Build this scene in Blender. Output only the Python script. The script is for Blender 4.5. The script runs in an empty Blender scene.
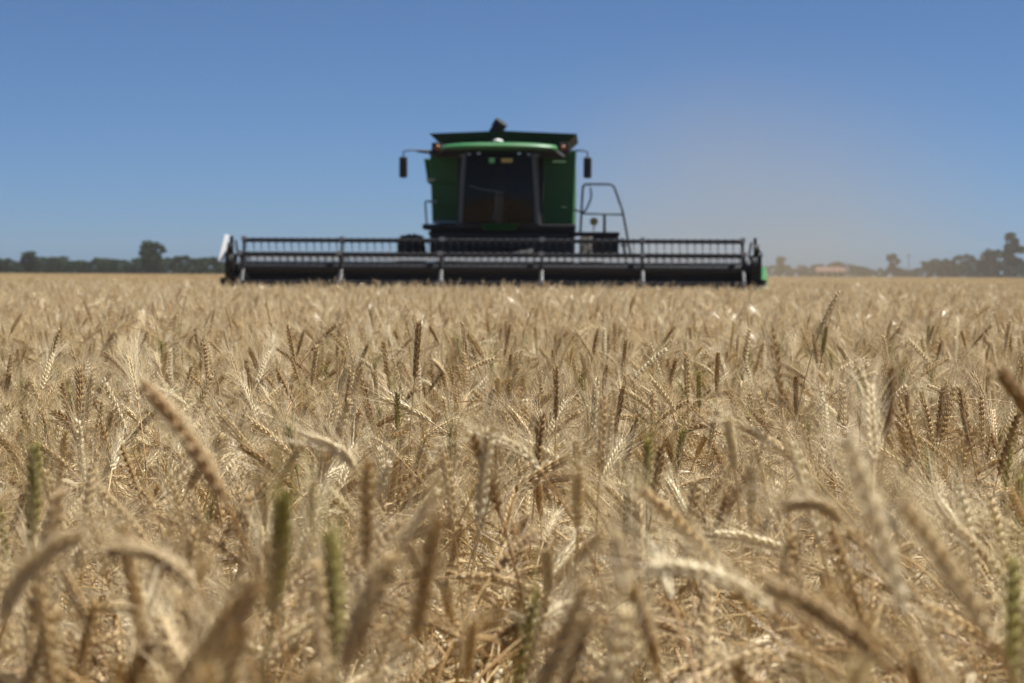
import bpy, bmesh, math, random
import numpy as np
from mathutils import Vector, Matrix, Euler

# ------------------------------------------------------------------ camera, sky, sun, exposure
S = bpy.context.scene
COL = S.collection
R = math.radians
CAM_Z = 1.15
F_PX = 50.0 / 23.5 * 1024            # focal length in pixels
HORIZON = 274.0                      # picture row of the horizon at the centre column
ROLL = R(0.26)

cam_d = bpy.data.cameras.new("camera")
cam_d.lens = 50.0
cam_d.sensor_width = 23.5
cam_d.clip_start = 0.05
cam_d.clip_end = 6000
cam_d.dof.use_dof = True
cam_d.dof.focus_distance = 4.3
cam_d.dof.aperture_fstop = 5.8
cam = bpy.data.objects.new("camera", cam_d)
COL.objects.link(cam)
pitch = math.atan((341.5 - HORIZON) / F_PX)
cam.matrix_world = (Matrix.Translation((0, 0, CAM_Z)) @ Euler((R(90) - pitch, 0, 0)).to_matrix().to_4x4()
                    @ Matrix.Rotation(ROLL, 4, 'Z'))
S.camera = cam

SUN_EL, SUN_AZ = R(66), R(80)        # azimuth measured from +Y (straight ahead) towards +X (right)
world = bpy.data.worlds.new("World")
S.world = world
world.use_nodes = True
wn = world.node_tree.nodes
wl = world.node_tree.links
sky = wn.new("ShaderNodeTexSky")
sky.sky_type = 'NISHITA'
sky.sun_disc = False
sky.sun_elevation = SUN_EL
sky.sun_rotation = SUN_AZ
sky.altitude = 0
sky.air_density = 0.40
sky.dust_density = 0.65
sky.ozone_density = 8.0
wb = wn.new("ShaderNodeMix")                       # the camera's white balance leans to blue-cyan
wb.data_type = 'RGBA'
wb.blend_type = 'MULTIPLY'
wb.inputs["Factor"].default_value = 1.0
wb.inputs["B"].default_value = (0.89, 0.99, 1.0, 1)
wl.new(sky.outputs[0], wb.inputs["A"])
wl.new(wb.outputs["Result"], wn["Background"].inputs["Color"])
wn["Background"].inputs["Strength"].default_value = 0.058

sun_d = bpy.data.lights.new("sun", 'SUN')
sun_d.energy = 5.0
sun_d.angle = R(0.53)
sun_d.color = (1.0, 0.965, 0.90)
sun = bpy.data.objects.new("sun", sun_d)
COL.objects.link(sun)
to_sun = Vector((math.sin(SUN_AZ) * math.cos(SUN_EL), math.cos(SUN_AZ) * math.cos(SUN_EL), math.sin(SUN_EL)))
sun.rotation_euler = to_sun.to_track_quat('Z', 'Y').to_euler()

S.render.engine = 'CYCLES'
S.view_settings.view_transform = 'Standard'
S.view_settings.look = 'None'
S.view_settings.gamma = 1.0
S.view_settings.exposure = 0.84
S.view_settings.use_curve_mapping = False
S.cycles.use_denoising = True
try:
    S.cycles.denoiser = 'OPENIMAGEDENOISE'
except Exception:
    pass
S.cycles.max_bounces = 8
S.cycles.diffuse_bounces = 4
S.cycles.glossy_bounces = 3
S.cycles.transmission_bounces = 6
S.cycles.volume_bounces = 1
S.cycles.transparent_max_bounces = 8
S.cycles.caustics_reflective = False
S.cycles.caustics_refractive = False
S.cycles.volume_step_rate = 2.0
S.cycles.volume_max_steps = 64

rnd = random.Random(11)
rng = np.random.default_rng(11)


# ------------------------------------------------------------------ materials
def new_mat(name):
    m = bpy.data.materials.new(name)
    m.use_nodes = True
    nt = m.node_tree
    b = nt.nodes["Principled BSDF"]
    return m, nt, b


def mat_paint(name, col, rough=0.4, metal=0.0, dirt=0.25, dirt_col=(0.20, 0.16, 0.10), scale=3.0, coat=0.0):
    """Paint / metal / rubber with an uneven film of field dust."""
    m, nt, b = new_mat(name)
    tc = nt.nodes.new("ShaderNodeTexCoord")
    nz = nt.nodes.new("ShaderNodeTexNoise")
    nz.inputs["Scale"].default_value = scale
    nz.inputs["Detail"].default_value = 6
    nz.inputs["Roughness"].default_value = 0.65
    nt.links.new(tc.outputs["Object"], nz.inputs["Vector"])
    rp = nt.nodes.new("ShaderNodeValToRGB")
    rp.color_ramp.elements[0].position = 0.45
    rp.color_ramp.elements[1].position = 0.8
    rp.color_ramp.elements[1].color = (dirt, dirt, dirt, 1)
    nt.links.new(nz.outputs["Fac"], rp.inputs["Fac"])
    mx = nt.nodes.new("ShaderNodeMix")
    mx.data_type = 'RGBA'
    mx.inputs["A"].default_value = (*col, 1)
    mx.inputs["B"].default_value = (*dirt_col, 1)
    nt.links.new(rp.outputs["Color"], mx.inputs["Factor"])
    nt.links.new(mx.outputs["Result"], b.inputs["Base Color"])
    mr = nt.nodes.new("ShaderNodeMapRange")
    mr.inputs["To Min"].default_value = rough
    mr.inputs["To Max"].default_value = min(1.0, rough + 0.3)
    nt.links.new(nz.outputs["Fac"], mr.inputs["Value"])
    nt.links.new(mr.outputs["Result"], b.inputs["Roughness"])
    b.inputs["Metallic"].default_value = metal
    b.inputs["Coat Weight"].default_value = coat
    return m


def mat_straw(name, stops, noise_scale=90.0, rough=0.55, transl=0.25, mottling=0.35, spec=0.35):
    """Dry plant tissue: every plant draws its own shade, mottled along its length, a little light passes through."""
    m, nt, b = new_mat(name)
    N, L = nt.nodes, nt.links
    oi = N.new("ShaderNodeObjectInfo")
    tc = N.new("ShaderNodeTexCoord")
    nz = N.new("ShaderNodeTexNoise")
    nz.inputs["Scale"].default_value = noise_scale
    nz.inputs["Detail"].default_value = 3
    L.new(tc.outputs["Object"], nz.inputs["Vector"])
    sub = N.new("ShaderNodeMath"); sub.operation = 'SUBTRACT'
    L.new(nz.outputs["Fac"], sub.inputs[0]); sub.inputs[1].default_value = 0.5
    mul = N.new("ShaderNodeMath"); mul.operation = 'MULTIPLY'
    L.new(sub.outputs[0], mul.inputs[0]); mul.inputs[1].default_value = mottling * 2
    add = N.new("ShaderNodeMath"); add.operation = 'ADD'; add.use_clamp = True
    patch = N.new("ShaderNodeTexNoise"); patch.inputs["Scale"].default_value = 0.45; patch.inputs["Detail"].default_value = 2
    L.new(oi.outputs["Location"], patch.inputs["Vector"])       # the stand ripens in patches
    pm = N.new("ShaderNodeMath"); pm.operation = 'MULTIPLY_ADD'
    L.new(patch.outputs["Fac"], pm.inputs[0]); pm.inputs[1].default_value = 0.7; pm.inputs[2].default_value = -0.35
    pa = N.new("ShaderNodeMath"); pa.operation = 'ADD'
    L.new(oi.outputs["Random"], pa.inputs[0]); L.new(pm.outputs[0], pa.inputs[1])
    L.new(pa.outputs[0], add.inputs[0]); L.new(mul.outputs[0], add.inputs[1])
    rp = N.new("ShaderNodeValToRGB")
    els = rp.color_ramp.elements
    while len(els) < len(stops):
        els.new(0.5)
    for e, (p, c) in zip(els, stops):
        e.position = p
        e.color = (*c, 1)
    L.new(add.outputs[0], rp.inputs["Fac"])
    L.new(rp.outputs["Color"], b.inputs["Base Color"])
    b.inputs["Roughness"].default_value = rough
    b.inputs["Specular IOR Level"].default_value = spec
    tr = N.new("ShaderNodeBsdfTranslucent")
    L.new(rp.outputs["Color"], tr.inputs["Color"])
    ms = N.new("ShaderNodeMixShader")
    ms.inputs[0].default_value = transl
    L.new(b.outputs[0], ms.inputs[1]); L.new(tr.outputs[0], ms.inputs[2])
    L.new(ms.outputs[0], N["Material Output"].inputs["Surface"])
    return m


M = {}
M['stem'] = mat_straw("straw_stem", [(0.0, (0.299, 0.157, 0.052)), (0.5, (0.475, 0.297, 0.111)), (1.0, (0.616, 0.450, 0.207))], 25, 0.4, 0.12, 0.3, 0.5)
M['ear'] = mat_straw("wheat_husk", [(0.0, (0.400, 0.252, 0.102)), (0.25, (0.580, 0.405, 0.183)), (0.65, (0.740, 0.577, 0.314)), (1.0, (0.880, 0.784, 0.551))], 140, 0.34, 0.25, 0.35, 0.6)
M['far_ear_shaded'] = mat_straw("far_husk_shaded", [(0.0, (0.250, 0.158, 0.066)), (0.5, (0.400, 0.276, 0.122)), (1.0, (0.560, 0.414, 0.206))], 8, 0.6, 0.2, 0.5, 0.2)  # darker husk for distant clumps: shade from awns and gaps put into the colour
M['brown_ear'] = mat_straw("brown_husk", [(0.0, (0.340, 0.202, 0.084)), (0.5, (0.500, 0.326, 0.141)), (1.0, (0.640, 0.463, 0.233))], 140, 0.4, 0.35, 0.35, 0.5)
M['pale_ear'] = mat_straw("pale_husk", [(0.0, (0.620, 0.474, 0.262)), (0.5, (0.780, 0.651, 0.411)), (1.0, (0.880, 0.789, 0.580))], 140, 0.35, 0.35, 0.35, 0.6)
M['awn'] = mat_straw("wheat_awn", [(0.0, (0.570, 0.424, 0.224)), (1.0, (0.860, 0.750, 0.505))], 30, 0.3, 0.28, 0.3, 0.6)
M['leaf'] = mat_straw("dry_leaf", [(0.0, (0.344, 0.213, 0.087)), (0.5, (0.541, 0.402, 0.204)), (1.0, (0.705, 0.608, 0.409))], 60, 0.42, 0.24, 0.3, 0.5)
M['green_ear'] = mat_straw("unripe_husk", [(0.0, (0.38, 0.33, 0.10)), (0.6, (0.52, 0.46, 0.17)), (1.0, (0.66, 0.60, 0.31))], 120, 0.45, 0.45, 0.35, 0.4)
M['green_stem'] = mat_straw("unripe_stem", [(0.0, (0.20, 0.20, 0.06)), (1.0, (0.36, 0.31, 0.11))], 30, 0.5, 0.2, 0.3, 0.4)

GREEN = (0.009, 0.10, 0.015)
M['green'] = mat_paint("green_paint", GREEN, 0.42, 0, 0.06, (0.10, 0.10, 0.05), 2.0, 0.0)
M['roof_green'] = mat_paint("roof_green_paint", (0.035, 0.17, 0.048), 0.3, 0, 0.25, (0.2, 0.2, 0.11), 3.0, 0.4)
M['dark'] = mat_paint("black_frame_paint", (0.012, 0.012, 0.014), 0.45, 0, 0.10, (0.09, 0.07, 0.05), 4.0)
M['reel'] = mat_paint("reel_black_steel", (0.012, 0.014, 0.018), 0.4, 0, 0.15, (0.1, 0.08, 0.055), 5.0)
M['rubber'] = mat_paint("tyre_rubber", (0.018, 0.017, 0.017), 0.8, 0, 0.85, (0.15, 0.12, 0.08), 5.0)
M['rim'] = mat_paint("yellow_rim_paint", (0.62, 0.42, 0.03), 0.4, 0, 0.5)
M['steel'] = mat_paint("galvanised_steel", (0.45, 0.46, 0.47), 0.4, 0.6, 0.3)
M['beam'] = mat_paint("beam_grey_paint", (0.085, 0.095, 0.115), 0.5, 0, 0.3)
M['white'] = mat_paint("white_paint", (0.60, 0.61, 0.60), 0.4, 0, 0.15)
M['grey'] = mat_paint("grey_pillar_paint", (0.10, 0.12, 0.12), 0.4, 0, 0.2)
M['interior'] = mat_paint("cab_trim", (0.05, 0.045, 0.042), 0.7, 0, 0.1)
M['interior_grey'] = mat_paint("cab_console", (0.16, 0.17, 0.17), 0.6, 0, 0.1)
M['plastic'] = mat_paint("tine_plastic", (0.055, 0.06, 0.075), 0.45, 0, 0.2)
M['sticker_green'] = mat_paint("green_sticker", (0.20, 0.62, 0.22), 0.5, 0, 0.0)
M['sticker_yellow'] = mat_paint("yellow_sticker", (0.55, 0.45, 0.12), 0.5, 0, 0.2)
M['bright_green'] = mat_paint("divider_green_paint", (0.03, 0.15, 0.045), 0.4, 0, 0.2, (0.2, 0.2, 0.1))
M['canvas'] = mat_paint("tank_cover_black", (0.011, 0.014, 0.014), 0.6, 0, 0.2, (0.06, 0.06, 0.045))

m, nt, b = new_mat("amber_lens")
b.inputs["Base Color"].default_value = (0.45, 0.11, 0.015, 1); b.inputs["Roughness"].default_value = 0.2
M['amber'] = m
m, nt, b = new_mat("clear_lens")
b.inputs["Base Color"].default_value = (0.75, 0.75, 0.72, 1); b.inputs["Roughness"].default_value = 0.15
b.inputs["Metallic"].default_value = 0.4
M['lens'] = m
m, nt, b = new_mat("mirror_glass")
b.inputs["Base Color"].default_value = (0.8, 0.8, 0.8, 1); b.inputs["Roughness"].default_value = 0.03; b.inputs["Metallic"].default_value = 1
M['mirror'] = m
m, nt, b = new_mat("cab_glass")
tb = nt.nodes.new("ShaderNodeBsdfTransparent"); tb.inputs[0].default_value = (0.62, 0.58, 0.55, 1)
gb = nt.nodes.new("ShaderNodeBsdfGlossy"); gb.inputs["Roughness"].default_value = 0.02
fr = nt.nodes.new("ShaderNodeFresnel"); fr.inputs[0].default_value = 1.3
ms = nt.nodes.new("ShaderNodeMixShader")
nt.links.new(fr.outputs[0], ms.inputs[0]); nt.links.new(tb.outputs[0], ms.inputs[1]); nt.links.new(gb.outputs[0], ms.inputs[2])
nt.links.new(ms.outputs[0], nt.nodes["Material Output"].inputs["Surface"])
M['glass'] = m


def mat_noise(name, c0, c1, scale, rough=0.9, transl=0.0, per_object=0.0):
    m, nt, b = new_mat(name)
    N, L = nt.nodes, nt.links
    tc = N.new("ShaderNodeTexCoord")
    nz = N.new("ShaderNodeTexNoise")
    nz.inputs["Scale"].default_value = scale
    nz.inputs["Detail"].default_value = 7
    nz.inputs["Roughness"].default_value = 0.6
    L.new(tc.outputs["Object"], nz.inputs["Vector"])
    src = nz.outputs["Fac"]
    if per_object:
        oi = N.new("ShaderNodeObjectInfo")
        ma = N.new("ShaderNodeMath"); ma.operation = 'MULTIPLY_ADD'
        L.new(oi.outputs["Random"], ma.inputs[0]); ma.inputs[1].default_value = per_object; L.new(src, ma.inputs[2])
        src = ma.outputs[0]
    rp = N.new("ShaderNodeValToRGB")
    rp.color_ramp.elements[0].position = 0.3
    rp.color_ramp.elements[0].color = (*c0, 1)
    rp.color_ramp.elements[1].position = 0.72 + per_object
    rp.color_ramp.elements[1].color = (*c1, 1)
    L.new(src, rp.inputs["Fac"])
    L.new(rp.outputs["Color"], b.inputs["Base Color"])
    b.inputs["Roughness"].default_value = rough
    b.inputs["Specular IOR Level"].default_value = 0.25
    if transl:
        tr = N.new("ShaderNodeBsdfTranslucent")
        L.new(rp.outputs["Color"], tr.inputs["Color"])
        mx = N.new("ShaderNodeMixShader"); mx.inputs[0].default_value = transl
        L.new(b.outputs[0], mx.inputs[1]); L.new(tr.outputs[0], mx.inputs[2])
        L.new(mx.outputs[0], N["Material Output"].inputs["Surface"])
    return m


M['soil'] = mat_noise("dry_soil", (0.10, 0.068, 0.04), (0.24, 0.17, 0.10), 6.0)
M['canopy'] = mat_noise("far_wheat", (0.13, 0.09, 0.048), (0.25, 0.185, 0.10), 0.9, 0.8)
M['crown'] = mat_noise("tree_foliage", (0.010, 0.028, 0.010), (0.032, 0.062, 0.022), 0.5, 0.8, 0.08, 0.35)
M['bark'] = mat_noise("tree_bark", (0.07, 0.055, 0.04), (0.16, 0.13, 0.10), 3.0)
M['tile'] = mat_noise("roof_tiles", (0.13, 0.075, 0.062), (0.20, 0.125, 0.10), 2.0)
M['plaster'] = mat_noise("pale_plaster", (0.30, 0.27, 0.24), (0.38, 0.35, 0.31), 1.0)
M['window_dark'] = mat_paint("window_glass", (0.03, 0.035, 0.04), 0.1, 0, 0.1)


# ------------------------------------------------------------------ mesh helpers
class MB:
    """Collects shapes; build() links them as one mesh object."""
    def __init__(self):
        self.v, self.f, self.m = [], [], []

    def add(self, verts, faces, mat=0):
        o = len(self.v)
        self.v += [tuple(map(float, p)) for p in verts]
        self.f += [tuple(i + o for i in f) for f in faces]
        self.m += [mat] * len(faces)
        return self

    def box(self, x0, x1, y0, y1, z0, z1, mat=0):
        v = [(x0, y0, z0), (x1, y0, z0), (x1, y1, z0), (x0, y1, z0), (x0, y0, z1), (x1, y0, z1), (x1, y1, z1), (x0, y1, z1)]
        return self.add(v, [(0, 3, 2, 1), (4, 5, 6, 7), (0, 1, 5, 4), (1, 2, 6, 5), (2, 3, 7, 6), (3, 0, 4, 7)], mat)

    def hexa(self, v8, mat=0):
        """bottom ring 0-3 (counter-clockwise from above), top ring 4-7"""
        return self.add(v8, [(0, 3, 2, 1), (4, 5, 6, 7), (0, 1, 5, 4), (1, 2, 6, 5), (2, 3, 7, 6), (3, 0, 4, 7)], mat)

    def prism(self, poly, axis, a, b, mat=0):
        """poly: 2-D outline; axis 'x': (y,z) extruded from x=a to b; 'y': (x,z); 'z': (x,y)"""
        n = len(poly)
        def P(p, t):
            return {'x': (t, p[0], p[1]), 'y': (p[0], t, p[1]), 'z': (p[0], p[1], t)}[axis]
        v = [P(p, a) for p in poly] + [P(p, b) for p in poly]
        f = [tuple(range(n))[::-1], tuple(range(n, 2 * n))] + [(i, (i + 1) % n, n + (i + 1) % n, n + i) for i in range(n)]
        return self.add(v, f, mat)

    def tube(self, pts, r, sides=8, mat=0, cap=True):
        pts = [Vector(p) for p in pts]
        n = len(pts)
        rs = r if isinstance(r, (list, tuple)) else [r] * n
        v, f = [], []
        t0 = (pts[1] - pts[0]).normalized()
        u = t0.orthogonal().normalized()
        for i in range(n):
            t = (pts[min(i + 1, n - 1)] - pts[max(i - 1, 0)]).normalized()
            u = (u - t * u.dot(t)).normalized()
            w = t.cross(u)
            for k in range(sides):
                a = 2 * math.pi * k / sides
                v.append(pts[i] + (u * math.cos(a) + w * math.sin(a)) * rs[i])
        for i in range(n - 1):
            for k in range(sides):
                k2 = (k + 1) % sides
                f.append((i * sides + k, i * sides + k2, (i + 1) * sides + k2, (i + 1) * sides + k))
        if cap:
            f.append(tuple(range(sides))[::-1])
            f.append(tuple((n - 1) * sides + k for k in range(sides)))
        return self.add(v, f, mat)

    def lathe(self, prof, axis_o, axis='x', sides=32, mat=0, closed=True):
        """prof: list of (t along axis, radius)"""
        v, f = [], []
        n = len(prof)
        for (t, r) in prof:
            for k in range(sides):
                a = 2 * math.pi * k / sides
                c, s = r * math.cos(a), r * math.sin(a)
                p = {'x': (t, c, s), 'y': (c, t, s), 'z': (c, s, t)}[axis]
                v.append((p[0] + axis_o[0], p[1] + axis_o[1], p[2] + axis_o[2]))
        m = n if closed else n - 1
        for i in range(m):
            i2 = (i + 1) % n
            for k in range(sides):
                k2 = (k + 1) % sides
                f.append((i * sides + k, i * sides + k2, i2 * sides + k2, i2 * sides + k))
        return self.add(v, f, mat)

    def mesh(self, name, mats, smooth=False):
        me = bpy.data.meshes.new(name)
        me.from_pydata(self.v, [], self.f)
        for mt in mats:
            me.materials.append(mt)
        if len(mats) > 1:
            me.polygons.foreach_set("material_index", self.m)
        if smooth:
            me.polygons.foreach_set("use_smooth", [True] * len(me.polygons))
        me.update()
        return me

    def build(self, name, mats, parent=None, smooth=False, bevel=0.0, normals=True):
        if not isinstance(mats, (list, tuple)):
            mats = [mats]
        me = self.mesh(name, mats, smooth)
        if normals or bevel:
            bm = bmesh.new()
            bm.from_mesh(me)
            bmesh.ops.recalc_face_normals(bm, faces=bm.faces)
            bm.to_mesh(me)
            bm.free()
        o = bpy.data.objects.new(name, me)
        COL.objects.link(o)
        if parent:
            o.parent = parent
        if bevel:
            md = o.modifiers.new("bevel", 'BEVEL')
            md.width = bevel
            md.segments = 2
            md.limit_method = 'ANGLE'
            md.angle_limit = R(35)
            md.harden_normals = False
        return o


def empty(name, loc=(0, 0, 0), rz=0.0):
    o = bpy.data.objects.new(name, None)
    o.empty_display_size = 0.2
    o.location = loc
    o.rotation_euler = (0, 0, rz)
    COL.objects.link(o)
    return o


def tag(o, label=None, cat=None, group=None, kind=None):
    if label: o['label'] = label
    if cat: o['category'] = cat
    if group: o['group'] = group
    if kind: o['kind'] = kind
    return o


def copy_tree(o, parent=None):
    c = o.copy()
    COL.objects.link(c)
    c.parent = parent
    for ch in list(o.children):
        copy_tree(ch, c)
    return c


def at(px, py, D):
    """a picture point at distance D as a place in the scene"""
    x, y = px - 512, py - 341.5
    xr = x * math.cos(ROLL) - y * math.sin(ROLL)
    yr = x * math.sin(ROLL) + y * math.cos(ROLL)
    d = cam.matrix_world.to_3x3() @ Vector((xr * 0 + x, -y, -F_PX)).normalized()
    return Vector((0, 0, CAM_Z)) + d * (D / d.y)


# ------------------------------------------------------------------ ground
g = MB()
xs = list(np.linspace(-1080, 1080, 25))
ys = [-40, -4, 0, 6, 20, 50, 120, 260, 520, 1080]
gv = [(x, y, 0) for y in ys for x in xs]
gf = [(j * 25 + i, j * 25 + i + 1, (j + 1) * 25 + i + 1, (j + 1) * 25 + i) for j in range(len(ys) - 1) for i in range(24)]
g.add(gv, gf)
tag(g.build("ground", M['soil'], normals=False), kind='structure')


# ------------------------------------------------------------------ wheat
def bez(p0, p1, p2, p3, n):
    t = np.linspace(0, 1, n)[:, None]
    return (1 - t) ** 3 * p0 + 3 * (1 - t) ** 2 * t * p1 + 3 * (1 - t) * t ** 2 * p2 + t ** 3 * p3


def frames(pts, u0=None):
    pts = np.asarray(pts, float)
    t = np.gradient(pts, axis=0)
    t /= np.linalg.norm(t, axis=1)[:, None] + 1e-12
    u = np.array([1.0, 0.13, 0.07]) if u0 is None else np.asarray(u0, float)
    U, W = [], []
    for i in range(len(pts)):
        u = u - t[i] * u.dot(t[i])
        nu = np.linalg.norm(u)
        u = u / nu if nu > 1e-6 else np.array([0, 1.0, 0])
        U.append(u)
        W.append(np.cross(t[i], u))
    return t, np.array(U), np.array(W)


def stalk_curve(h, lean, nod, ear_len, r, wob=0.012):
    """centre line: straight-ish stem that leans, then bends over so that the ear is tilted by lean + nod; returns stem points, ear points"""
    n = 30
    L = h
    ds = L / (n - 1)
    s = np.linspace(0, 1, n)
    k = np.clip((s - 0.66) / 0.34, 0, 1)
    th = lean * (0.35 + 0.65 * s) + nod * k * k * (3 - 2 * k)
    az = r.uniform(-0.35, 0.35) * s
    p = np.zeros((n, 3))
    for i in range(1, n):
        p[i] = p[i - 1] + ds * np.array([math.sin(th[i]) * math.cos(az[i]), math.sin(th[i]) * math.sin(az[i]), math.cos(th[i])])
    ph = r.uniform(0, 6)
    p[:, 1] += wob * np.sin(s * 5 + ph) - wob * math.sin(ph)
    m = max(6, int(round(ear_len / ds)) + 1)
    ear_s = np.linspace(0, ear_len, 12)
    th_e = th[-1] + nod * 0.35 * np.linspace(0, 1, 12)
    e = [p[-1]]
    for i in range(1, 12):
        e.append(e[-1] + ear_len / 11 * np.array([math.sin(th_e[i]) * math.cos(az[-1]), math.sin(th_e[i]) * math.sin(az[-1]), math.cos(th_e[i])]))
    return p, np.array(e)


def tube_np(mb, pts, rad, sides, mat):
    t, U, W = frames(pts)
    n = len(pts)
    rad = np.broadcast_to(rad, (n,))
    a = np.arange(sides) * 2 * math.pi / sides
    v = pts[:, None, :] + rad[:, None, None] * (np.cos(a)[None, :, None] * U[:, None, :] + np.sin(a)[None, :, None] * W[:, None, :])
    f = [(i * sides + k, i * sides + (k + 1) % sides, (i + 1) * sides + (k + 1) % sides, (i + 1) * sides + k) for i in range(n - 1) for k in range(sides)]
    mb.add(v.reshape(-1, 3), f, mat)


PROF = [(0.0, 0.45), (0.28, 1.0), (0.62, 0.82), (0.85, 0.4)]


def floret(mb, c, d, n, b, L, w, th, mat, sides=5):
    v = []
    for (u, r) in PROF:
        for k in range(sides):
            a = 2 * math.pi * k / sides
            v.append(c + d * L * u + (b * math.cos(a) * w + n * math.sin(a) * th) * r)
    v.append(c + d * L)
    f = []
    for i in range(len(PROF) - 1):
        for k in range(sides):
            f.append((i * sides + k, i * sides + (k + 1) % sides, (i + 1) * sides + (k + 1) % sides, (i + 1) * sides + k))
    q = (len(PROF) - 1) * sides
    for k in range(sides):
        f.append((q + k, q + (k + 1) % sides, len(v) - 1))
    mb.add(v, f, mat)
    return v[-1]


def unit(v):
    return v / (np.linalg.norm(v) + 1e-12)


def ear_geo(mb, e, r, m_ear, m_awn, lod=0, fat=1.0, awn_len=0.06):
    fat *= 0.80
    a0 = r.uniform(0, 6.28)
    t, U, W = frames(e, np.array([math.cos(a0), math.sin(a0), 0.1]))
    n_sp = 20 if lod == 0 else 13
    for i in range(n_sp):
        s = (i + 0.35) / n_sp
        x = s * (len(e) - 1)
        j = min(int(x), len(e) - 2)
        f_ = x - j
        c = e[j] * (1 - f_) + e[j + 1] * f_
        tt, uu, ww = t[j], U[j], W[j]
        side = 1 if i % 2 else -1
        taper = (0.72 + 0.28 * min(1, s * 5)) * (1.0 if s < 0.75 else 1 - 0.9 * (s - 0.75)) * fat
        nn = uu * side
        base = c + nn * 0.0016 * taper
        if lod == 0:
            for k in (-1, 0, 1):
                d = unit(tt + nn * r.uniform(0.15, 0.36) + ww * (k * r.uniform(0.22, 0.42)))
                nrm = unit(nn - d * nn.dot(d))
                tip = floret(mb, base + ww * k * 0.0022 * taper, d, nrm, np.cross(d, nrm), r.uniform(0.0115, 0.0145) * taper,
                             0.0027 * taper, 0.0024 * taper, m_ear)
                if (k != 0 or r.random() < 0.5) and awn_len > 0:
                    al = awn_len * r.uniform(0.7, 1.2)
                    ad = unit(d * 1.1 + tt * 0.45 + np.array([r.uniform(-.26, .26) for _ in range(3)]))
                    bend = nn * al * r.uniform(-0.03, 0.14) + np.array([0, 0, -al * 0.04])
                    tube_np(mb, np.array([tip - d * 0.002, tip + ad * al * 0.5 + bend * 0.3, tip + ad * al + bend]),
                            np.array([0.00030, 0.00022, 0.00007]), 3, m_awn)
        else:
            d = unit(tt + nn * 0.4 + ww * r.uniform(-0.3, 0.3))
            nrm = unit(nn - d * nn.dot(d))
            tip = floret(mb, base, d, nrm, np.cross(d, nrm), 0.0175 * taper, 0.0052 * taper, 0.0036 * taper, m_ear, 4)
            for k in (-1, 1):
                al = awn_len * r.uniform(0.7, 1.2)
                ad = unit(d + tt * 0.6 + ww * k * 0.35)
                q = ww * 0.0007
                mb.add([tip - q, tip + q, tip + ad * al], [(0, 1, 2)], m_awn)


def leaf_geo(mb, p0, out, r, L, wdt, mat, segs=8, droop=1.0):
    """a dry ribbon leaf: rises out of the stem, folds over and hangs, twisting"""
    out = unit(np.array([out[0], out[1], 0.0]))
    th = r.uniform(0.25, 0.7)
    pts = [np.array(p0, float)]
    dth = r.uniform(1.2, 2.6) * droop / segs
    tw = r.uniform(-1.6, 1.6)
    for i in range(segs):
        th = min(th + dth * (1.6 if i in (2, 3) else 0.8), 3.0)
        pts.append(pts[-1] + L / segs * (out * math.sin(th) + np.array([0, 0, math.cos(th)])))
    pts = np.array(pts)
    side = np.cross(out, [0, 0, 1])
    t, U, W = frames(pts, side)
    v = []
    for i in range(segs + 1):
        s = i / segs
        w = wdt * (0.55 + 0.9 * s if s < 0.4 else 0.91 * (1 - ((s - 0.4) / 0.6) ** 1.6)) * 0.5 + 0.0004
        a = tw * s
        u = U[i] * math.cos(a) + W[i] * math.sin(a)
        q = -U[i] * math.sin(a) + W[i] * math.cos(a)
        v += [pts[i] - u * w + q * w * 0.5, pts[i], pts[i] + u * w + q * w * 0.5]
    f = []
    for i in range(segs):
        a = i * 3
        f += [(a, a + 1, a + 4, a + 3), (a + 1, a + 2, a + 5, a + 4)]
    mb.add(v, f, mat)


class StalkParts:
    """the meshes of one stalk: stem, ear, leaves"""
    pass


MATS_ALL = ['stem', 'ear', 'awn', 'leaf', 'green_ear', 'green_stem', 'far_ear_shaded']


def stalk_geo(p, e, r, lod=0, green=False, n_leaf=None, fat=1.0, awn=0.06):
    """returns separate MB's: stem, ear, list of leaves"""
    me_, ms_, ma_ = (4, 5, 4) if green else (1, 0, 2)
    stem = MB()
    if lod == 0:
        rad = np.linspace(0.0019, 0.0011, len(p))
        tube_np(stem, p, rad, 5, ms_)
        for s in (0.3, 0.58):
            i = int(s * (len(p) - 1))
            tube_np(stem, p[i:i + 2] * 0.35 + p[i:i + 1] * 0.65, np.array([0.0024, 0.0024]), 5, ms_)
    else:
        q = p[::5] if (len(p) - 1) % 5 == 0 else np.vstack([p[::5], p[-1:]])
        tube_np(stem, q, np.linspace(0.0023, 0.0015, len(q)), 3, ms_)
    ear = MB()
    if lod == 0:
        tube_np(ear, e, np.linspace(0.0016, 0.001, len(e)), 4, me_)
    ear_geo(ear, e, r, me_, ma_, lod, fat, awn)
    leaves = []
    nl = n_leaf if n_leaf is not None else r.choice([1, 1, 2, 2])
    for k in range(nl):
        s = (0.74, 0.52, 0.33)[k] + r.uniform(-0.08, 0.06)
        i = int(s * (len(p) - 1))
        a = r.uniform(0, 6.28)
        lf = MB()
        leaf_geo(lf, p[i], (math.cos(a), math.sin(a)), r, r.uniform(0.11, 0.21), r.uniform(0.006, 0.011),
                 5 if (green and k == 0) else 3, 8 if lod == 0 else 4)
        leaves.append(lf)
    return stem, ear, leaves


def join_mb(parts):
    o = MB()
    for q in parts:
        k = len(o.v)
        o.v += q.v
        o.f += [tuple(i + k for i in f) for f in q.f]
        o.m += q.m
    return o


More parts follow.
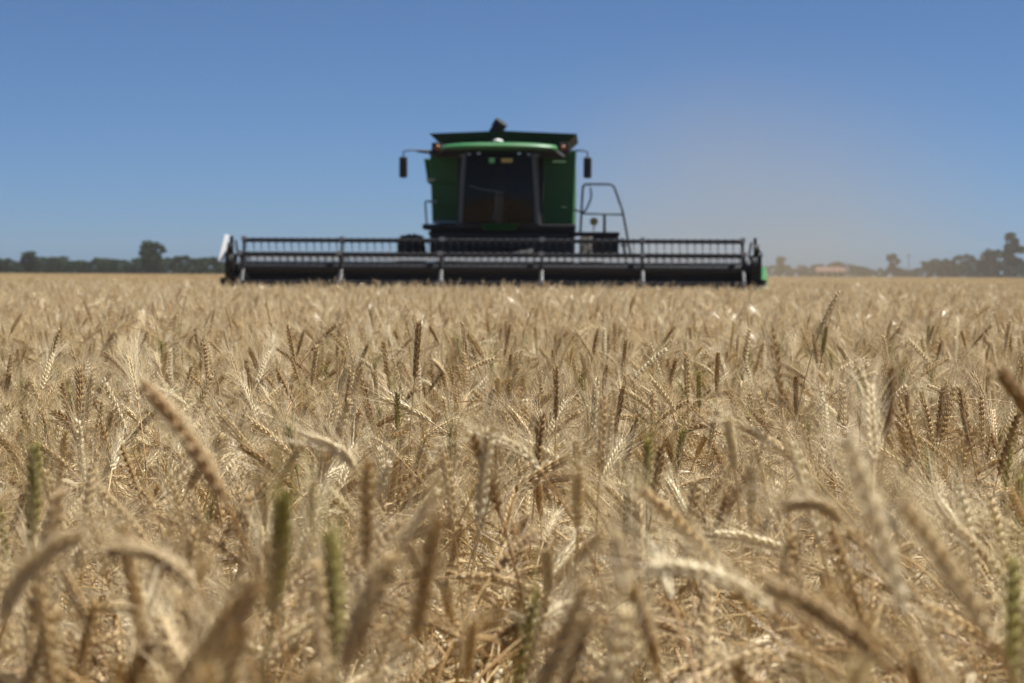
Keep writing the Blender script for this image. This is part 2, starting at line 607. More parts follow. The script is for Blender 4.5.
ALLM = [M[k] for k in MATS_ALL]
POSTURES = []           # (name, lean, nod) of each detailed variant
N_HQ = 26
variants = []           # per variant: dict of part meshes + joined mesh
for i in range(N_HQ):
    r = random.Random(100 + i)
    green = i >= N_HQ - 2
    u = i / (N_HQ - 3)
    if green:
        lean, nod = r.uniform(0, 0.12), r.uniform(0.0, 0.15)
    elif i % 6 == 0:
        lean, nod = r.uniform(0.0, 0.16), r.uniform(0.0, 0.35)          # upright
    elif i % 6 in (2, 4):
        lean, nod = r.uniform(0.08, 0.3), r.uniform(0.4, 1.0)           # leaning
    else:
        lean, nod = r.uniform(0.05, 0.28), r.uniform(1.2, 2.2)          # bent over
    h = r.uniform(0.74, 0.85) + 0.05 * min(nod, 1.6)
    p, e = stalk_curve(h, lean, nod, r.uniform(0.075, 0.105), r)
    st, ea, lv = stalk_geo(p, e, r, 0, green, fat=r.uniform(0.92, 1.15), awn=r.uniform(0.045, 0.068))
    variants.append(dict(green=green, lean=lean, nod=nod, stem=st, ear=ea, leaves=lv,
                         posture=('unripe' if green else 'upright' if nod <= 0.36 else 'leaning' if nod <= 1.05 else 'nodding')))

hidden = bpy.data.collections.new("wheat_prototypes")      # never linked to the scene: only instanced by the field


def proto(name, mb):
    me = mb.mesh(name, ALLM, smooth=True)
    o = bpy.data.objects.new(name, me)
    hidden.objects.link(o)
    return o


# order matters: Collection Info sorts children by name
for i, vdict in enumerate(variants):
    proto("wheat_a%03d" % i, join_mb([vdict['stem'], vdict['ear']] + vdict['leaves']))
N_MID = 18
for i in range(N_MID):
    r = random.Random(300 + i)
    nod = [r.uniform(0, 0.35), r.uniform(0.3, 1.0), r.uniform(1.1, 2.1), r.uniform(0.8, 1.7), r.uniform(1.3, 2.2)][i % 5]
    p, e = stalk_curve(r.uniform(0.74, 0.86) + 0.05 * min(nod, 1.6), r.uniform(0, 0.28), nod, r.uniform(0.08, 0.105), r)
    st, ea, lv = stalk_geo(p, e, r, 1, i == N_MID - 1, fat=1.0)
    proto("wheat_b%03d" % i, join_mb([st, ea] + lv))
N_FAR = 6
for i in range(N_FAR):
    r = random.Random(500 + i)
    mb = MB()
    for k in range(34):
        x, y = r.uniform(-0.45, 0.45), r.uniform(-0.3, 0.3)
        h = r.gauss(0.85, 0.045)
        a, nod = r.uniform(0, 6.28), r.choice([0.15, 0.5, 1.2, 1.7]) * r.uniform(0.6, 1.2)
        d = np.array([math.cos(a) * math.sin(nod), math.sin(a) * math.sin(nod), math.cos(nod)])
        b0 = np.array([x, y, h - 0.08])
        sd = unit(np.cross(d, [0.3, 0.8, 0.2])) * 0.0075
        sd2 = unit(np.cross(d, sd)) * 0.007
        tip = b0 + d * 0.11
        mid = b0 + d * 0.045
        mb.add([b0, mid + sd, mid + sd2, mid - sd, mid - sd2, tip],
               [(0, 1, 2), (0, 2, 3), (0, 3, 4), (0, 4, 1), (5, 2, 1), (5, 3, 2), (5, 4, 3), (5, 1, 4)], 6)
        for w in range(3):
            ad = unit(d + np.array([r.uniform(-.5, .5) for _ in range(3)]))
            mb.add([mid - sd * 0.1, mid + sd * 0.1, tip + ad * 0.06], [(0, 1, 2)], 2)
        f0 = np.array([x + r.uniform(-.1, .1), y + r.uniform(-.1, .1), 0.25])
        mb.add([f0 - sd * 0.4, f0 + sd * 0.4, b0 + sd * 0.2, b0 - sd * 0.2], [(0, 1, 2, 3)], 0)
        if k % 2 == 0:
            c = b0 - np.array([0, 0, r.uniform(0.05, 0.3)])
            o_ = np.array([r.uniform(-.12, .12), r.uniform(-.12, .12), r.uniform(-.08, .05)])
            mb.add([c, c + np.array([0.01, 0.006, 0]), c + o_ + np.array([0.006, 0, 0]), c + o_], [(0, 1, 2, 3)], 3)
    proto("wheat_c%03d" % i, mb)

N_STEM = 8
for i in range(N_STEM):
    r = random.Random(700 + i)
    mb = MB()
    for k in range(5):
        h = r.uniform(0.5, 0.72)
        p, e = stalk_curve(h, r.uniform(0, 0.16), r.uniform(0, 0.3), 0.05, r)
        a = r.uniform(0, 6.28)
        ca, sa = math.cos(a), math.sin(a)
        p = p[::3]
        p = np.stack([p[:, 0] * ca - p[:, 1] * sa, p[:, 0] * sa + p[:, 1] * ca, p[:, 2]], 1) + np.array([r.uniform(-.05, .05), r.uniform(-.05, .05), 0])
        tube_np(mb, p, np.linspace(0.0021, 0.0012, len(p)), 4, 0)
    proto("wheat_d%03d" % i, mb)

# heroes: stalks of the front rows that the photograph singles out (base of ear, tip of ear, distance, look)
HEROES = [
    # bx, by, tx, ty, dist, green, bend, fat, label
    (226, 503, 146, 388, 1.55, 0, 0.10, 1.25, "thick brown ear leaning left, standing alone above the blurred stalks at the left"),
    (2, 622, 78, 536, 1.35, 0, 0.30, 1.15, "pale sunlit ear arching to the right at the lower left edge, badly blurred"),
    (196, 588, 108, 552, 1.45, 0, 0.35, 1.15, "cream coloured ear bowed over to the left, low in the blurred left foreground"),
    (272, 614, 283, 498, 1.50, 1, 0.04, 1.20, "upright green unripe ear, the left one of the two large blurred green ears"),
    (336, 655, 330, 536, 1.45, 1, 0.05, 1.10, "upright green unripe ear, the lower right one of the two large blurred green ears"),
    (346, 668, 388, 560, 1.35, 0, 0.06, 1.25, "plump straw coloured ear with clear grain rows, upright just right of the green ears"),
    (416, 640, 438, 522, 1.40, 0, 0.05, 1.05, "slim blurred ear leaning slightly right, between the green ears and the middle"),
    (772, 612, 650, 568, 1.45, 0, 0.28, 1.10, "long golden ear hanging over to the left like an arch, low right of the middle"),
    (905, 612, 848, 440, 1.15, 0, 0.03, 1.05, "tall blurred ear leaning left, the highest of the clump in the right foreground"),
    (992, 640, 905, 505, 1.20, 0, 0.05, 1.10, "long blurred ear leaning left at the right edge of the foreground clump"),
    (880, 660, 772, 590, 1.25, 0, 0.14, 1.10, "blurred ear slanting low to the left beneath the taller leaning ears of the right foreground"),
    (842, 522, 788, 506, 1.70, 0, 0.40, 1.10, "pale hooked ear with a bright top, nodding left in the right foreground"),
    (628, 600, 618, 538, 1.80, 0, 0.02, 0.95, "short dark upright ear tip right of the middle foreground, above the stalk gap"),
    (886, 436, 892, 370, 2.6, 0, 0.02, 1.05, "dark upright ear standing above the others on the right side of the field"),
    (1030, 420, 1002, 374, 2.0, 0, 0.10, 1.15, "brown ear leaning in from the right edge of the frame"),
    (548, 600, 546, 552, 2.3, 0, 0.25, 1.1, "white sunlit ear hanging straight down over the gap where the bare stems show"),
    (556, 420, 556, 368, 3.2, 0, 0.02, 1.0, "upright brown ear in the sharp middle of the field, above the tall slim one"),
    (600, 468, 603, 398, 2.7, 0, 0.02, 1.0, "tall slim upright brown ear in the sharp middle of the field"),
    (578, 498, 576, 444, 2.6, 0, 0.02, 1.0, "dark brown upright ear just below the tall slim one in the middle of the field"),
    (415, 378, 419, 322, 3.6, 0, 0.02, 1.15, "dark sharp upright ear left of the middle, poking up before the harvester"),
    (398, 436, 397, 394, 3.6, 1, 0.02, 0.9, "small green ear in focus below the dark upright ear left of the middle"),
    (782, 408, 772, 330, 2.6, 0, 0.03, 0.95, "tall narrow brown ear leaning slightly left, below the right end of the header"),
    (735, 470, 728, 420, 2.5, 0, 0.05, 1.1, "chunky brown ear in focus, right of the middle among tangled awns"),
    (818, 336, 838, 292, 4.6, 0, 0.06, 0.95, "ear leaning right near the top of the wheat, just right of the header's end"),
    (356, 470, 312, 440, 2.2, 0, 0.25, 1.1, "brown ear nodding left with a lit back, right of the lone leaning ear"),
    (540, 470, 478, 436, 2.4, 0, 0.28, 1.05, "golden bent ear arching to the left in the middle of the field"),
]


def hero(bx, by, tx, ty, dist, green, bend, fat, label, idx):
    r = random.Random(900 + idx)
    B, T = np.array(at(bx, by, dist)), np.array(at(tx, ty, dist + r.uniform(-0.02, 0.02)))
    d = T - B
    L = np.linalg.norm(d)
    up = np.array([0, 0, 1.0])
    arch = unit(up - unit(d) * unit(d).dot(up)) if abs(unit(d).dot(up)) < 0.97 else np.array([1.0, 0, 0])
    e = bez(B, B + d * 0.33 + arch * bend * L * 0.6, B + d * 0.7 + arch * bend * L * 0.5, T, 12)
    tdir = unit(e[1] - e[0])
    G = np.array([B[0] - d[0] * r.uniform(0.4, 0.9) + r.uniform(-0.03, 0.03), B[1] + r.uniform(-0.02, 0.08), 0.0])
    k = B[2]
    p = bez(G, G + up * k * 0.45, B - tdir * k * (0.32 if tdir[2] > -0.2 else 0.12) + (up * 0.05 if tdir[2] < -0.2 else 0), B, 30)
    root = empty("wheat_stalk", (G[0], G[1], 0))
    p, e = p - G, e - G
    # real ears are about 8 to 11 cm: thickness follows that whatever the length
    st, ea, lv = stalk_geo(p, e, r, 0, bool(green), n_leaf=1, fat=fat * 0.92, awn=0.05)
    st.build("stem", ALLM, root, True, normals=False)
    shade = list(ALLM)
    if idx in (0, 13, 14, 17, 21):
        shade[1] = M['brown_ear']
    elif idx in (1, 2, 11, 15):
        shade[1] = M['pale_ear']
    ea.build("ear", shade, root, True, normals=False)
    for lf in lv:
        lf.build("leaf", ALLM, root, True, normals=False)
    return tag(root, label, "wheat stalk", "stalks in the front rows of the wheat")


hero_xy = []
for i, hdef in enumerate(HEROES):
    o = hero(*hdef, i)
    hero_xy.append((o.location.x, o.location.y))

# ---- where every other stalk stands
COMB = (-0.265, 46.0)
def in_view(x, y, m=0.0):
    return y > 0.4 and abs(x) < y * 0.2355 + m

pts, sc_, rot, idx_ = [], [], [], []
near = []


def lowness(x, y):
    """gentle swells and thin patches in the stand"""
    return 0.028 * math.sin(x * 1.9 + 1.3) * math.sin(y * 1.1 + 0.4) + 0.02 * math.sin(x * 4.3 + y * 2.7)


def scatter(y0, y1, dens, margin, kind):
    """density falls off in bands one metre deep"""
    y = y0
    while y < y1 - 1e-6:
        dy = min(0.5 if kind == 'a' else 1.0, y1 - y)
        half = max(0.0, y + dy) * 0.24 + margin
        n = int(dens(y) * 2 * half * dy)
        X = rng.uniform(-half, half, n)
        Y = rng.uniform(y, y + dy, n)
        for x_, y_ in zip(X, Y):
            if y_ > 42.2 and -6.1 < x_ - 0.05 * (y_ - 46) < 5.4:
                continue                                    # the swath already under the machine
            if x_ * x_ + y_ * y_ < 0.35:
                continue
            if ((x_ - 0.032 * y_) / 0.115) ** 2 + ((y_ - 1.95) / 0.95) ** 2 < 1:
                continue                                    # a bare gap between the rows
            if kind == 'a':
                r_ = rng.random()
                if r_ < 0.016:
                    v = N_HQ - 2 + int(rng.integers(0, 2))
                else:
                    v = int(rng.integers(0, N_HQ - 2))
                s = float(np.clip(rng.normal(0.97, 0.055), 0.78, 1.14)) + lowness(x_, y_)
            elif kind == 'b':
                v = N_HQ + (N_MID - 1 if rng.random() < 0.02 else int(rng.integers(0, N_MID - 1)))
                s = float(np.clip(rng.normal(0.97, 0.055), 0.8, 1.14)) + lowness(x_, y_)
            elif kind == 'd':
                v = N_HQ + N_MID + N_FAR + int(rng.integers(0, N_STEM))
                s = float(rng.uniform(0.85, 1.05))
            else:
                v = N_HQ + N_MID + int(rng.integers(0, N_FAR))
                s = float(rng.normal(0.97, 0.04))
            e = (float(rng.normal(0, 0.075)), float(rng.normal(0, 0.075)), float(rng.uniform(0, 6.283))) if kind != 'c' else (0, 0, float(rng.uniform(-0.5, 0.5) + (math.pi if rng.random() < .5 else 0)))
            rec = (x_, y_, s, e, v)
            if kind == 'a' and in_view(x_, y_, 0.03):
                top = s * 0.84
                if y_ < 1.3:
                    s = min(s, 0.90)
                    rec = (x_, y_, s, e, v)
                    top = s * 0.84
                if y_ > 0.7 and (CAM_Z - top) / y_ < 0.225:
                    near.append(rec)
                    continue
            pts.append((x_, y_, 0.0)); sc_.append(s); rot.append(e); idx_.append(v)
        y += dy


scatter(-1.2, 9.0, lambda y: 480, 1.2, 'a')
scatter(0.6, 9.0, lambda y: 110 if y < 6 else 60, 0.8, 'd')
scatter(9.0, 24.0, lambda y: 300 - 8 * (y - 9), 2.5, 'b')
scatter(24.0, 47.0, lambda y: 150 - 2.2 * (y - 24), 4.0, 'b')
scatter(47.0, 66.0, lambda y: 60, 5.0, 'b')
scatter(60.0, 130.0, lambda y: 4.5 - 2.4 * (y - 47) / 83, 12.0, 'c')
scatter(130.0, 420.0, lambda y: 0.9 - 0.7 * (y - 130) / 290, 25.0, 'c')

# the nearest 300 in view (with the heroes) are individuals; all the others belong to the field
near.sort(key=lambda q: q[1])
n_ind = 300 - len(HEROES)
for (x_, y_, s, e, v) in near[n_ind:]:
    pts.append((x_, y_, 0.0)); sc_.append(s); rot.append(e); idx_.append(v)

TXT = {
    'upright': "ripe straw coloured stalk with an upright bearded ear among the blurred front rows of wheat",
    'leaning': "ripe straw coloured stalk with a slanting bearded ear among the blurred front rows of wheat",
    'nodding': "ripe straw coloured stalk with a hooked, nodding ear among the blurred front rows of wheat",
    'unripe': "greenish late stalk with an upright ear among the blurred front rows of wheat",
}
protos_near = {}
for (x_, y_, s, e, v) in near[:n_ind]:
    if v not in protos_near:
        vd = variants[v]
        root = empty("wheat_stalk")
        vd['stem'].build("stem", ALLM, root, True, normals=False)
        vd['ear'].build("ear", ALLM, root, True, normals=False)
        for lf in vd['leaves']:
            lf.build("leaf", ALLM, root, True, normals=False)
        tag(root, TXT[vd['posture']], "wheat stalk", "stalks in the front rows of the wheat")
        protos_near[v] = root
    else:
        root = copy_tree(protos_near[v])
    root.location = (x_, y_, 0)
    root.rotation_euler = e
    root.scale = (s, s, s)

# the field: one object, its points carry the stalks
fm = bpy.data.meshes.new("wheat_field")
fm.from_pydata(pts, [], [])
a = fm.attributes.new("stalk_scale", 'FLOAT', 'POINT'); a.data.foreach_set("value", np.array(sc_, np.float32))
a = fm.attributes.new("stalk_index", 'INT', 'POINT'); a.data.foreach_set("value", np.array(idx_, np.int32))
a = fm.attributes.new("stalk_turn", 'FLOAT_VECTOR', 'POINT'); a.data.foreach_set("vector", np.array(rot, np.float32).ravel())
field = bpy.data.objects.new("wheat_field", fm)
COL.objects.link(field)
tag(field, "ripe golden wheat standing thick across the whole field up to the harvester and the trees", "wheat", kind='stuff')
gn = bpy.data.node_groups.new("wheat_stand", 'GeometryNodeTree')
gn.interface.new_socket("Geometry", in_out='INPUT', socket_type='NodeSocketGeometry')
gn.interface.new_socket("Geometry", in_out='OUTPUT', socket_type='NodeSocketGeometry')
N, L = gn.nodes, gn.links
gi, go = N.new("NodeGroupInput"), N.new("NodeGroupOutput")
iop = N.new("GeometryNodeInstanceOnPoints")
ci = N.new("GeometryNodeCollectionInfo")
ci.inputs["Collection"].default_value = hidden
ci.inputs["Separate Children"].default_value = True
ci.inputs["Reset Children"].default_value = True


def named(n, t):
    q = N.new("GeometryNodeInputNamedAttribute")
    q.data_type = t
    q.inputs["Name"].default_value = n
    return q.outputs["Attribute"]


L.new(gi.outputs[0], iop.inputs["Points"])
L.new(ci.outputs[0], iop.inputs["Instance"])
iop.inputs["Pick Instance"].default_value = True
L.new(named("stalk_index", 'INT'), iop.inputs["Instance Index"])
e2r = N.new("FunctionNodeEulerToRotation")
L.new(named("stalk_turn", 'FLOAT_VECTOR'), e2r.inputs[0])
L.new(e2r.outputs[0], iop.inputs["Rotation"])
L.new(named("stalk_scale", 'FLOAT'), iop.inputs["Scale"])
L.new(iop.outputs[0], go.inputs[0])
md = field.modifiers.new("stand", 'NODES')
md.node_group = gn

# the far part of the crop closes to an even, bumpy top: part of the terrain at this distance
cz = MB()
YS = [62, 66, 70, 76, 84, 92, 102, 114, 128, 144, 164, 190, 220, 260, 310, 370, 440, 520, 610, 700, 760]
NX = 81
for j, y in enumerate(YS):
    half = y * 0.30 + 30
cv, cf = [], []
for j, y in enumerate(YS):
    half = y * 0.34 + 30
    for i in range(NX):
        x = -half + 2 * half * i / (NX - 1)
        cv.append((x, y, 0.66 + 0.05 * math.sin(x * 1.7 + y) + rng.uniform(-0.05, 0.05) - (0.7 if (j == 0) else 0)))
for j in range(len(YS) - 1):
    for i in range(NX - 1):
        xm = (cv[j * NX + i][0] + cv[j * NX + i + 1][0]) / 2
        cf.append((j * NX + i, j * NX + i + 1, (j + 1) * NX + i + 1, (j + 1) * NX + i))
cz.add(cv, cf)
tag(cz.build("far_field", M['canopy'], normals=False), kind='structure')


# ------------------------------------------------------------------ combine harvester
CH = empty("combine_harvester", (COMB[0], COMB[1], 0), R(-2.2))
CH.scale = (1, 1, 1.008)
tag(CH, "green combine harvester with a very wide black reel header, driving through the wheat towards us", "combine harvester")

# main body behind the cab
b = MB()
b.prism([(0.55, 2.20), (5.6, 2.05), (6.6, 2.4), (6.9, 3.1), (6.3, 3.62), (3.9, 3.74), (0.55, 3.74)], 'x', -1.42, 1.54)
body = b.build("body", M['green'], CH, bevel=0.05)
for s in (-1, 1):                                      # the shields each side of the cab
    q = MB()
    x0, x1 = (0.845, 1.52 if s < 0 else 1.60)
    q.hexa([(s * x0, 0.30, 2.20), (s * (x1 - 0.06), 0.38, 2.20), (s * (x1 - 0.06), 0.545, 2.20), (s * x0, 0.545, 2.20),
            (s * x0, 0.30, 3.74), (s * x1, 0.38, 3.74), (s * x1, 0.545, 3.74), (s * x0, 0.545, 3.74)])
    sp = q.build("side_panel", M['green'], CH, bevel=0.03)
    q = MB()
    for z in (2.55, 3.05, 3.5):
        q.tube([(s * 0.97, 0.285, z), (s * 1.38, 0.345, z)], 0.012, 6)
    q.build("panel_rib", M['green'], sp)
q = MB()
q.hexa([(-1.58, 0.60, 3.06), (-1.43, 0.60, 3.0), (-1.43, 1.5, 3.0), (-1.58, 1.5, 3.06), (-1.66, 0.60, 3.58), (-1.43, 0.60, 3.58), (-1.43, 1.5, 3.58), (-1.66, 1.5, 3.58)])
q.build("tank_shoulder", M['green'], CH, bevel=0.02)
# lower body: cleaning shoe and chassis
q = MB()
q.box(-1.40, 1.52, 0.62, 5.4, 1.25, 2.19)
q.box(-0.95, 0.95, 5.4, 6.6, 1.1, 2.1)
q.build("chassis", M['dark'], CH, bevel=0.03)
# grain tank extension: four flared leaves, dark
q = MB()
x0, x1, y0, y1, z0, z1 = 1.18, 1.60, 1.55, 4.4, 3.755, 4.08
ins = 0.03
rim_o = [(-x1, y0 - 0.32), (0, y0 - 0.34), (x1, y0 - 0.32), (x1, y1 + 0.3), (-x1, y1 + 0.3)]
low = [(-x0, y0), (0, y0), (x0, y0), (x0, y1), (-x0, y1)]
zt = [4.15, 4.21, 4.15, 4.15, 4.15]
v = [(p[0], p[1], z0) for p in low] + [(p[0], p[1], z) for p, z in zip(rim_o, zt)]
v += [(p[0] * 0.97, p[1] + (0.03 if k < 3 else -0.03), z0 + 0.002) for k, p in enumerate(low)]
v += [(p[0] * 0.97, p[1] + (0.04 if k < 3 else -0.04), z - 0.004) for k, (p, z) in enumerate(zip(rim_o, zt))]
f = []
for i in range(5):
    j = (i + 1) % 5
    f += [(i, j, 5 + j, 5 + i), (10 + j, 10 + i, 15 + i, 15 + j), (5 + i, 5 + j, 15 + j, 15 + i), (i, 10 + i, 10 + j, j)]
q.add(v, f)
ext = q.build("grain_tank_extension", M['canvas'], CH)
q = MB()
q.box(-1.15, 1.15, 1.62, 4.3, 3.745, 3.80)
q.build("tank_floor", M['dark'], ext)
# tank filling auger that sticks out above the tank
q = MB()
q.tube([(-0.62, 2.7, 3.72), (-0.40, 2.62, 4.05), (-0.10, 2.5, 4.46)], 0.125, 14)
q.tube([(-0.185, 2.535, 4.345), (-0.08, 2.49, 4.49)], 0.155, 14)
fa = q
fa.build("filling_auger", M['dark'], CH, smooth=False)
# unloading auger folded back over the machine
q = MB()
q.tube([(1.1, 3.0, 3.70), (1.1, 4.0, 3.86), (1.1, 8.2, 3.9)], 0.15, 16)
q.build("unloading_auger", M['green'], CH, smooth=True)

# cab
cab = empty("cab"); cab.parent = CH
q = MB()                                               # floor, rear wall and rails
q.box(-0.83, 0.83, -0.55, 0.28, 2.10, 2.19)
q.box(-0.83, 0.83, 0.28, 0.33, 2.19, 3.66)
q.box(-0.86, 0.86, -0.56, 0.30, 3.60, 3.68)
q.build("cab_shell", M['interior'], cab)


def arc_front(z, half, y_side, bulge, n=9):
    return [(half * (2 * i / (n - 1) - 1), y_side - bulge * math.cos((2 * i / (n - 1) - 1) * math.pi / 2), z) for i in range(n)]


q = MB()
rows = [arc_front(2.20, 0.785, -0.56, 0.26), arc_front(2.7, 0.765, -0.60, 0.27), arc_front(3.2, 0.735, -0.60, 0.26), arc_front(3.60, 0.71, -0.55, 0.24)]
v = [p for r_ in rows for p in r_]
q.add(v, [(j * 9 + i, j * 9 + i + 1, (j + 1) * 9 + i + 1, (j + 1) * 9 + i) for j in range(3) for i in range(8)])
q.build("windshield", M['glass'], cab, smooth=True, normals=False)
for s in (-1, 1):
    q = MB()
    pl = [(s * 0.80, -0.56, 2.18), (s * 0.78, -0.60, 2.7), (s * 0.75, -0.60, 3.2), (s * 0.722, -0.55, 3.62)]
    vv = []
    for p in pl:
        vv += [(p[0] - 0.045, p[1] - 0.03, p[2]), (p[0] + 0.045, p[1] - 0.03, p[2]), (p[0] + 0.045, p[1] + 0.04, p[2]), (p[0] - 0.045, p[1] + 0.04, p[2])]
    ff = [(j * 4 + i, j * 4 + (i + 1) % 4, (j + 1) * 4 + (i + 1) % 4, (j + 1) * 4 + i) for j in range(3) for i in range(4)] + [(0, 1, 2, 3), (12, 13, 14, 15)]
    q.add(vv, ff)
    q.build("pillar", M['grey'], cab, bevel=0.012)
    q = MB()
    xo = s * 0.835
    q.add([(xo - s * 0.01, -0.50, 2.22), (s * 0.87, 0.27, 2.22), (s * 0.87, 0.27, 3.58), (s * 0.765, -0.49, 3.58)], [(0, 1, 2, 3)])
    q.build("side_window", M['glass'], cab, normals=False)
    q = MB()
    q.tube([(s * 0.88, 0.26, 2.18), (s * 0.88, 0.26, 3.62)], 0.035, 6)
    q.build("rear_pillar", M['dark'], cab)
    # wipers of the dark door frame between glass and shield
    q = MB()
    q.hexa([(s * 0.85, -0.50, 2.18), (s * 0.87, 0.2, 2.18), (s * 0.87, 0.28, 2.18), (s * 0.85, -0.44, 2.18),
            (s * 0.775, -0.49, 3.62), (s * 0.84, 0.2, 3.62), (s * 0.84, 0.28, 3.62), (s * 0.775, -0.43, 3.62)])
    q.build("door_frame", M['dark'], cab)
q = MB()                                               # seat with backrest and armrests
q.box(-0.26, 0.26, -0.25, 0.16, 2.52, 2.64); q.box(-0.25, 0.25, 0.10, 0.20, 2.64, 3.22); q.box(-0.14, 0.14, 0.10, 0.18, 3.24, 3.42)
q.box(0.27, 0.40, -0.35, 0.12, 2.70, 2.80); q.box(-0.2, 0.2, -0.2, 0.12, 2.19, 2.52)
q.build("seat", M['interior'], cab, bevel=0.03)
q = MB()
q.hexa([(-0.07, -0.62, 2.19), (0.07, -0.62, 2.19), (0.07, -0.52, 2.19), (-0.07, -0.52, 2.19), (-0.09, -0.50, 2.86), (0.09, -0.50, 2.86), (0.09, -0.40, 2.86), (-0.09, -0.40, 2.86)])
q.build("steering_column", M['interior_grey'], cab, bevel=0.015)
q = MB()
ring = [(0.2 * math.cos(2 * math.pi * k / 20), -0.45 + 0.13 * math.sin(2 * math.pi * k / 20), 2.92 + 0.15 * math.sin(2 * math.pi * k / 20)) for k in range(21)]
q.tube(ring, 0.016, 6, cap=False)
q.build("steering_wheel", M['interior'], cab, smooth=True)
q = MB()
q.tube([(-0.60, -0.86, 2.95), (-0.32, -0.88, 2.87), (0.0, -0.885, 2.83)], 0.013, 5)
q.tube([(-0.1, -0.87, 2.24), (0.0, -0.885, 2.83)], 0.011, 5)
q.build("wiper", M['grey'], cab)
q = MB(); q.box(-0.19, -0.08, -0.855, -0.848, 3.42, 3.52)
q.build("green_sticker", M['sticker_green'], cab)
q = MB(); q.box(0.06, 0.29, -0.848, -0.842, 3.43, 3.51)
q.build("yellow_sticker", M['sticker_yellow'], cab)
# roof: green visor with rounded ends, dark soffit
q = MB()
n = 17
vis = []
for j, (yy, zz, hw) in enumerate([(-0.86, 3.69, 1.17), (-0.93, 3.72, 1.215), (-0.92, 3.77, 1.215), (-0.80, 3.82, 1.18), (-0.55, 3.845, 1.12), (0.5, 3.84, 1.10), (0.5, 3.69, 1.17)]):
    for i in range(n):
        u = 2 * i / (n - 1) - 1
        vis.append((hw * u, yy + 0.28 * abs(u) ** 3 * (1 if yy < 0.4 else 0), zz + 0.012 * (1 - u * u) - 0.02 * abs(u) ** 4))
q.add(vis, [(j * n + i, j * n + i + 1, ((j + 1) % 7) * n + i + 1, ((j + 1) % 7) * n + i) for j in range(7) for i in range(n - 1)]
      + [tuple(j * n for j in range(7)), tuple(j * n + n - 1 for j in range(7))])
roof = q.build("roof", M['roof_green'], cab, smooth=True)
q = MB()
q.hexa([(-1.36, -0.45, 3.56), (1.36, -0.45, 3.56), (1.36, 0.29, 3.58), (-1.36, 0.29, 3.58), (-1.16, -0.74, 3.68), (1.16, -0.74, 3.68), (1.38, 0.29, 3.68), (-1.38, 0.29, 3.68)])
q.build("light_bar", M['dark'], cab, bevel=0.01)
for s in (-1, 1):
    q = MB(); q.box(s * 1.34 - 0.10, s * 1.34 + 0.10, -0.12, 0.28, 3.63, 3.88)
    q.build("lamp_housing", M['dark'], cab, bevel=0.015)
    q = MB(); q.lathe([(-0.135, 0.001), (-0.135, 0.05), (-0.121, 0.062), (-0.121, 0.001)], (s * 1.32, 0, 3.77), 'y', 14)
    q.build("marker_light", M['amber'], cab, smooth=False)
    for k, xx in enumerate((0.42, 0.62, 0.80, 0.98)):
        q = MB(); q.lathe([(-0.64, 0.001), (-0.64, 0.036), (-0.60, 0.042), (-0.60, 0.001)], (s * xx, 0.05 * k, 3.635 - 0.008 * k), 'y', 12)
        q.build("work_light", M['lens'], cab)
q = MB()
q.lathe([(0.0, 0.10), (0.03, 0.11), (0.06, 0.09), (0.08, 0.04), (0.085, 0.001), (0, 0.001)], (-0.02, -0.65, 3.84), 'z', 16)
q.build("satellite_receiver", M['white'], CH, smooth=True)
# mirrors
for s in (-1, 1):
    mr = empty("mirror"); mr.parent = CH
    xm = -2.02 if s < 0 else 1.84
    q = MB()
    q.tube([(s * 1.40, 0.05, 3.71), (xm * 0.93, -0.25, 3.71), (xm, -0.30, 3.68), (xm, -0.30, 3.52)], 0.017, 6)
    if s < 0:
        q.tube([(s * 1.40, 0.1, 3.66), (-1.75, -0.1, 3.70)], 0.026, 6)
    q.build("mirror_arm", M['dark'], mr)
    q = MB(); q.box(xm - 0.085, xm + 0.085, -0.35, -0.27, 3.13, 3.57)
    q.build("mirror_housing", M['dark'], mr, bevel=0.035)
    q = MB(); q.box(xm - 0.07, xm + 0.07, -0.269, -0.262, 3.16, 3.54)
    q.build("mirror_glass", M['mirror'], mr)
# front platform, nose below the glass
q = MB()
q.box(-1.60, 1.60, -0.50, 0.60, 2.06, 2.17)
q.box(-1.46, 1.58, -0.30, 0.60, 1.55, 2.06)
q.hexa([(-1.2, -0.45, 1.5), (1.2, -0.45, 1.5), (1.2, 0.5, 1.5), (-1.2, 0.5, 1.5), (-1.5, -0.45, 2.0), (1.45, -0.45, 2.0), (1.45, 0.5, 2.0), (-1.5, 0.5, 2.0)])
q.build("front_platform", M['dark'], CH, bevel=0.02)
q = MB()
q.hexa([(-0.28, -0.72, 2.04), (0.32, -0.72, 2.04), (0.36, -0.50, 2.04), (-0.32, -0.50, 2.04), (-0.37, -0.84, 2.17), (0.42, -0.84, 2.17), (0.42, -0.50, 2.17), (-0.37, -0.50, 2.17)])
q.build("nose_panel", M['green'], CH, bevel=0.02)
# feeder house
q = MB()
q.prism([(0.4, 1.15), (0.4, 1.95), (-1.95, 1.25), (-1.95, 0.45)], 'x', -0.72, 0.72)
fh = q.build("feeder_house", M['dark'], CH, bevel=0.03)
q = MB()
for s in (-1, 1):
    q.tube([(s * 0.82, 0.3, 1.0), (s * 0.82, -1.8, 0.75)], 0.05, 10)
q.build("lift_cylinder", M['steel'], fh)


